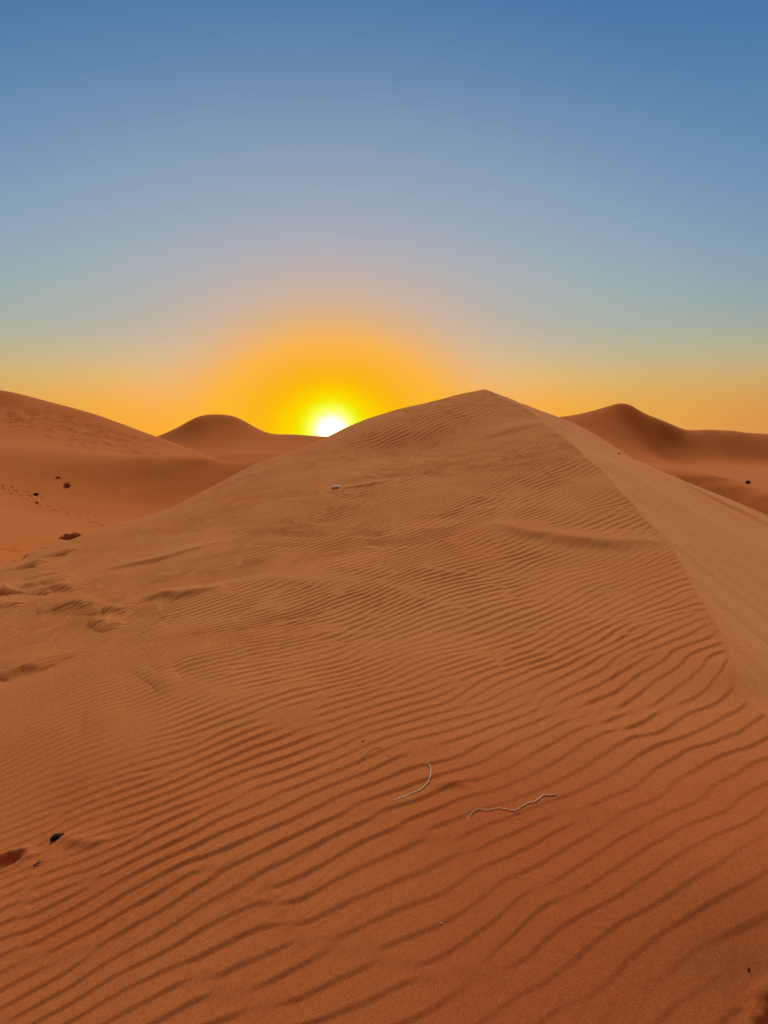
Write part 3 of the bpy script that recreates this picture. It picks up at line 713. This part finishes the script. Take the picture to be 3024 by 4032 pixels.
# ---------------------------------------------------------------- light
SUN_AZ, SUN_EL = -3.88, .95
sd = (math.sin(R(SUN_AZ)) * math.cos(R(SUN_EL)), math.cos(R(SUN_AZ)) * math.cos(R(SUN_EL)), math.sin(R(SUN_EL)))
ld = bpy.data.lights.new('sun', 'SUN'); ld.energy = 2.5; ld.angle = R(.53); ld.color = (1, .62, .28)
lo = bpy.data.objects.new('sun', ld); col.objects.link(lo)
from mathutils import Vector
lo.rotation_euler = Vector(sd).to_track_quat('Z', 'Y').to_euler()

world = bpy.data.worlds.new('World'); scene.world = world; world.use_nodes = True
N = world.node_tree.nodes; L = world.node_tree.links; N.clear()


def math_n(op, *a):
    n = N.new('ShaderNodeMath'); n.operation = op
    for i, v in enumerate(a):
        if isinstance(v, (int, float)):
            n.inputs[i].default_value = v
        else:
            L.new(v, n.inputs[i])
    return n.outputs[0]


def ramp(fac, stops):
    n = N.new('ShaderNodeValToRGB'); cr = n.color_ramp; cr.interpolation = 'EASE' if False else 'LINEAR'
    while len(cr.elements) < len(stops):
        cr.elements.new(.5)
    for e, (p, c) in zip(cr.elements, stops):
        e.position = p
    for e, (p, c) in zip(cr.elements, stops):
        e.color = (*c, 1) if len(c) == 3 else c
    L.new(fac, n.inputs[0])
    return n


def lin(r, g, b, k=1.0):
    f = lambda v: ((v / 255 + .055) / 1.055) ** 2.4 if v > 10 else v / 255 / 12.92
    return (f(r) * k, f(g) * k, f(b) * k)


def vmix(f, a, b):
    n = N.new('ShaderNodeMix'); n.data_type = 'RGBA'
    for i, v in ((0, f), (6, a), (7, b)):
        if isinstance(v, (int, float)):
            n.inputs[i].default_value = v
        elif isinstance(v, tuple):
            n.inputs[i].default_value = (*v, 1)
        else:
            L.new(v, n.inputs[i])
    return n.outputs[2]


tc = N.new('ShaderNodeTexCoord')
nrm = N.new('ShaderNodeVectorMath'); nrm.operation = 'NORMALIZE'; L.new(tc.outputs['Generated'], nrm.inputs[0])
sep = N.new('ShaderNodeSeparateXYZ'); L.new(nrm.outputs[0], sep.inputs[0])
elev = math_n('MULTIPLY', math_n('ARCSINE', sep.outputs[2]), 180 / math.pi)
dt = N.new('ShaderNodeVectorMath'); dt.operation = 'DOT_PRODUCT'; L.new(nrm.outputs[0], dt.inputs[0]); dt.inputs[1].default_value = sd
ang = math_n('MULTIPLY', math_n('ARCCOSINE', math_n('MINIMUM', dt.outputs['Value'], .9999999)), 180 / math.pi)
FILL_LOBE = 8.4  # strength of the fill light added to the upper sky
sky = N.new('ShaderNodeTexSky'); sky.sky_type = 'NISHITA'; sky.sun_disc = False
sky.sun_elevation = R(SUN_EL); sky.sun_rotation = R(SUN_AZ)
sc = N.new('ShaderNodeVectorMath'); sc.operation = 'SCALE'; L.new(sky.outputs[0], sc.inputs[0]); sc.inputs['Scale'].default_value = .05
# clear-sky colours by height above the horizon (degrees), away from the sun; the Nishita sky is the rest
TB = [(0, 212, 138, 66), (1.1, 216, 148, 72), (3, 210, 165, 85), (4.7, 200, 174, 112), (6.6, 183, 174, 134), (8.5, 160, 168, 153), (11.2, 141, 162, 165), (13.9, 126, 153, 173),
      (17.5, 109, 143, 176), (24.2, 79, 122, 165), (29.6, 58, 109, 158)]
NB = [(0, 150, 90, 20), (1.1, 158, 105, 25), (3, 169, 124, 50), (4.7, 162, 129, 72), (6.6, 151, 129, 87), (8.5, 141, 125, 94), (11.2, 128, 119, 98), (13.9, 117, 112, 99), (17.5, 107, 105, 97), (24.2, 91, 92, 91), (29.6, 80, 84, 86)]
base_stops = []
for b, nb in zip(TB, NB):
    c = lin(*b[1:]); n = lin(*nb[1:])
    base_stops.append((b[0] / 90, tuple(max(0, q - .5 * m) for q, m in zip(c, n))))
e01 = math_n('DIVIDE', elev, 90.0)
base_stops += [(36 / 90, (.045, .135, .30)), (1, (.045, .11, .24))]
base = ramp(e01, base_stops).outputs[0]
add = N.new('ShaderNodeVectorMath'); add.operation = 'ADD'; L.new(base, add.inputs[0]); L.new(sc.outputs[0], add.inputs[1])
# the aureole round the sun
TC = [(0, 255, 250, 0), (2.0, 240, 244, 0), (2.8, 253, 212, 0), (3.7, 252, 187, 12), (4.7, 250, 177, 38), (6.6, 241, 177, 82), (8.5, 211, 172, 132), (10.3, 187, 172, 162), (12.2, 170, 170, 175), (14.2, 154, 166, 182), (17, 137, 162, 183), (21, 118, 150, 180), (24.5, 97, 135, 175), (29.6, 70, 117, 166)]
tb = np.array([(b[0] - 1,) + lin(*b[1:]) for b in TB]); W_ = lambda a: float(np.interp(a, [0, 4.5, 7, 10, 14, 18, 24, 30, 38], [1, 1, .84, .6, .42, .32, .24, .18, 0]))
gs = []; ws = []
for t in TC:
    w = W_(t[0]); c = lin(*t[1:]); b = [np.interp(t[0], tb[:, 0], tb[:, k]) for k in (1, 2, 3)]
    gs.append((t[0] / 40, tuple(max(0, (q - (1 - w) * m) / w) for q, m in zip(c, b)))); ws.append((t[0] / 40, (w, w, w)))
ws += [(38 / 40, (0, 0, 0))]
# the glow spreads wider along the horizon than upwards
dz = math_n('MULTIPLY', math_n('SUBTRACT', math_n('MULTIPLY', math_n('ARCTAN2', sep.outputs[0], sep.outputs[1]), 180 / math.pi), SUN_AZ), .76)
de = math_n('SUBTRACT', elev, SUN_EL)
wide = math_n('SQRT', math_n('ADD', math_n('MULTIPLY', dz, dz), math_n('MULTIPLY', de, de)))
nr = N.new('ShaderNodeMapRange'); nr.interpolation_type = 'SMOOTHSTEP'; nr.inputs[1].default_value = 1.5; nr.inputs[2].default_value = 5; L.new(ang, nr.inputs[0])
wide = math_n('ADD', math_n('MULTIPLY', nr.outputs[0], wide), math_n('MULTIPLY', math_n('SUBTRACT', 1.0, nr.outputs[0]), ang))
a01 = math_n('DIVIDE', wide, 40.0)
glow = ramp(a01, gs).outputs[0]; gw = ramp(a01, ws).outputs[0]
le = N.new('ShaderNodeMapRange'); le.interpolation_type = 'SMOOTHSTEP'; le.inputs[1].default_value = 1; le.inputs[2].default_value = 13; le.inputs[3].default_value = 0; le.inputs[4].default_value = 1; L.new(elev, le.inputs[0])
lw = N.new('ShaderNodeMapRange'); lw.interpolation_type = 'SMOOTHSTEP'; lw.inputs[1].default_value = 7; lw.inputs[2].default_value = 13; L.new(wide, lw.inputs[0])
keep = math_n('SUBTRACT', 1.0, math_n('MULTIPLY', lw.outputs[0], math_n('SUBTRACT', 1.0, le.outputs[0])))
mixed = vmix(math_n('MULTIPLY', gw, keep), add.outputs[0], glow)
# the orange band low along the horizon, strongest under the sun
TL = [(4.7, 253, 196, 20), (7, 253, 188, 30), (10, 253, 180, 32), (13.6, 251, 172, 38), (18, 242, 172, 64), (24, 230, 165, 76), (30, 220, 150, 76), (40, 200, 132, 76)]
low = ramp(math_n('DIVIDE', ang, 40.0), [(t[0] / 40, lin(*t[1:])) for t in TL]).outputs[0]
lf = N.new('ShaderNodeMapRange'); lf.interpolation_type = 'SMOOTHSTEP'; lf.inputs[1].default_value = 7.2; lf.inputs[2].default_value = -1; L.new(elev, lf.inputs[0])
la = N.new('ShaderNodeMapRange'); la.interpolation_type = 'SMOOTHSTEP'; la.inputs[1].default_value = 4; la.inputs[2].default_value = 8; L.new(ang, la.inputs[0])
mixed = vmix(math_n('MULTIPLY', lf.outputs[0], la.outputs[0]), mixed, low)
core = math_n('MULTIPLY', math_n('EXPONENT', math_n('MULTIPLY', math_n('POWER', ang, 2.0), -1 / .95 ** 2)), 3.0)
cv = N.new('ShaderNodeVectorMath'); cv.operation = 'SCALE'; cv.inputs[0].default_value = (1, .98, .85); L.new(core, cv.inputs['Scale'])
s1 = N.new('ShaderNodeVectorMath'); s1.operation = 'ADD'; L.new(mixed, s1.inputs[0]); L.new(cv.outputs[0], s1.inputs[1])
# added fill lobe in the unseen upper sky, sunward, to brighten the sand
mr = N.new('ShaderNodeMapRange'); mr.interpolation_type = 'SMOOTHSTEP'; mr.inputs[1].default_value = 31; mr.inputs[2].default_value = 58; L.new(elev, mr.inputs[0])
hd = N.new('ShaderNodeVectorMath'); hd.operation = 'DOT_PRODUCT'; L.new(nrm.outputs[0], hd.inputs[0])
hd.inputs[1].default_value = (math.cos(R(43)) * math.sin(R(10)), math.cos(R(43)) * math.cos(R(10)), math.sin(R(43)))
fr = math_n('ADD', math_n('MULTIPLY', math_n('POWER', math_n('MAXIMUM', hd.outputs['Value'], 0.0), 9.0), FILL_LOBE), .12)
up = math_n('MULTIPLY', mr.outputs[0], fr)
uv = N.new('ShaderNodeVectorMath'); uv.operation = 'SCALE'; uv.inputs[0].default_value = (1.0, .80, .60); L.new(up, uv.inputs['Scale'])
s2 = N.new('ShaderNodeVectorMath'); s2.operation = 'ADD'; L.new(s1.outputs[0], s2.inputs[0]); L.new(uv.outputs[0], s2.inputs[1])
# the sky away from the sun is dimmer
hz = math_n('SQRT', math_n('MAXIMUM', math_n('SUBTRACT', 1.0, math_n('MULTIPLY', sep.outputs[2], sep.outputs[2])), .0001))
az_ = N.new('ShaderNodeMapRange'); az_.interpolation_type = 'SMOOTHSTEP'; az_.inputs[1].default_value = -.25; az_.inputs[2].default_value = .86; az_.inputs[3].default_value = .11; az_.inputs[4].default_value = 1
L.new(math_n('DIVIDE', sep.outputs[1], hz), az_.inputs[0])
dim = N.new('ShaderNodeVectorMath'); dim.operation = 'SCALE'; L.new(s2.outputs[0], dim.inputs[0]); L.new(az_.outputs[0], dim.inputs['Scale'])
total = dim.outputs[0]

bg = N.new('ShaderNodeBackground'); bg.inputs['Strength'].default_value = 1
L.new(total, bg.inputs['Color'])
out = N.new('ShaderNodeOutputWorld'); L.new(bg.outputs[0], out.inputs[0])
world.cycles.sampling_method = 'MANUAL'; world.cycles.sample_map_resolution = 2048

# ---------------------------------------------------------------- camera
cd = bpy.data.cameras.new('camera'); cam = bpy.data.objects.new('camera', cd); col.objects.link(cam)
cd.sensor_fit = 'VERTICAL'; cd.sensor_height = 36; cd.lens = 36 * 3029 / 4032
cd.clip_start = .05; cd.clip_end = 20000
cam.location = (0, 0, 0); cam.rotation_euler = (R(85), 0, 0)
scene.camera = cam
scene.view_settings.view_transform = 'Standard'; scene.view_settings.look = 'None'
scene.view_settings.exposure = 0; scene.view_settings.gamma = 1
scene.render.engine = 'CYCLES'
scene.cycles.max_bounces = 6; scene.cycles.diffuse_bounces = 4
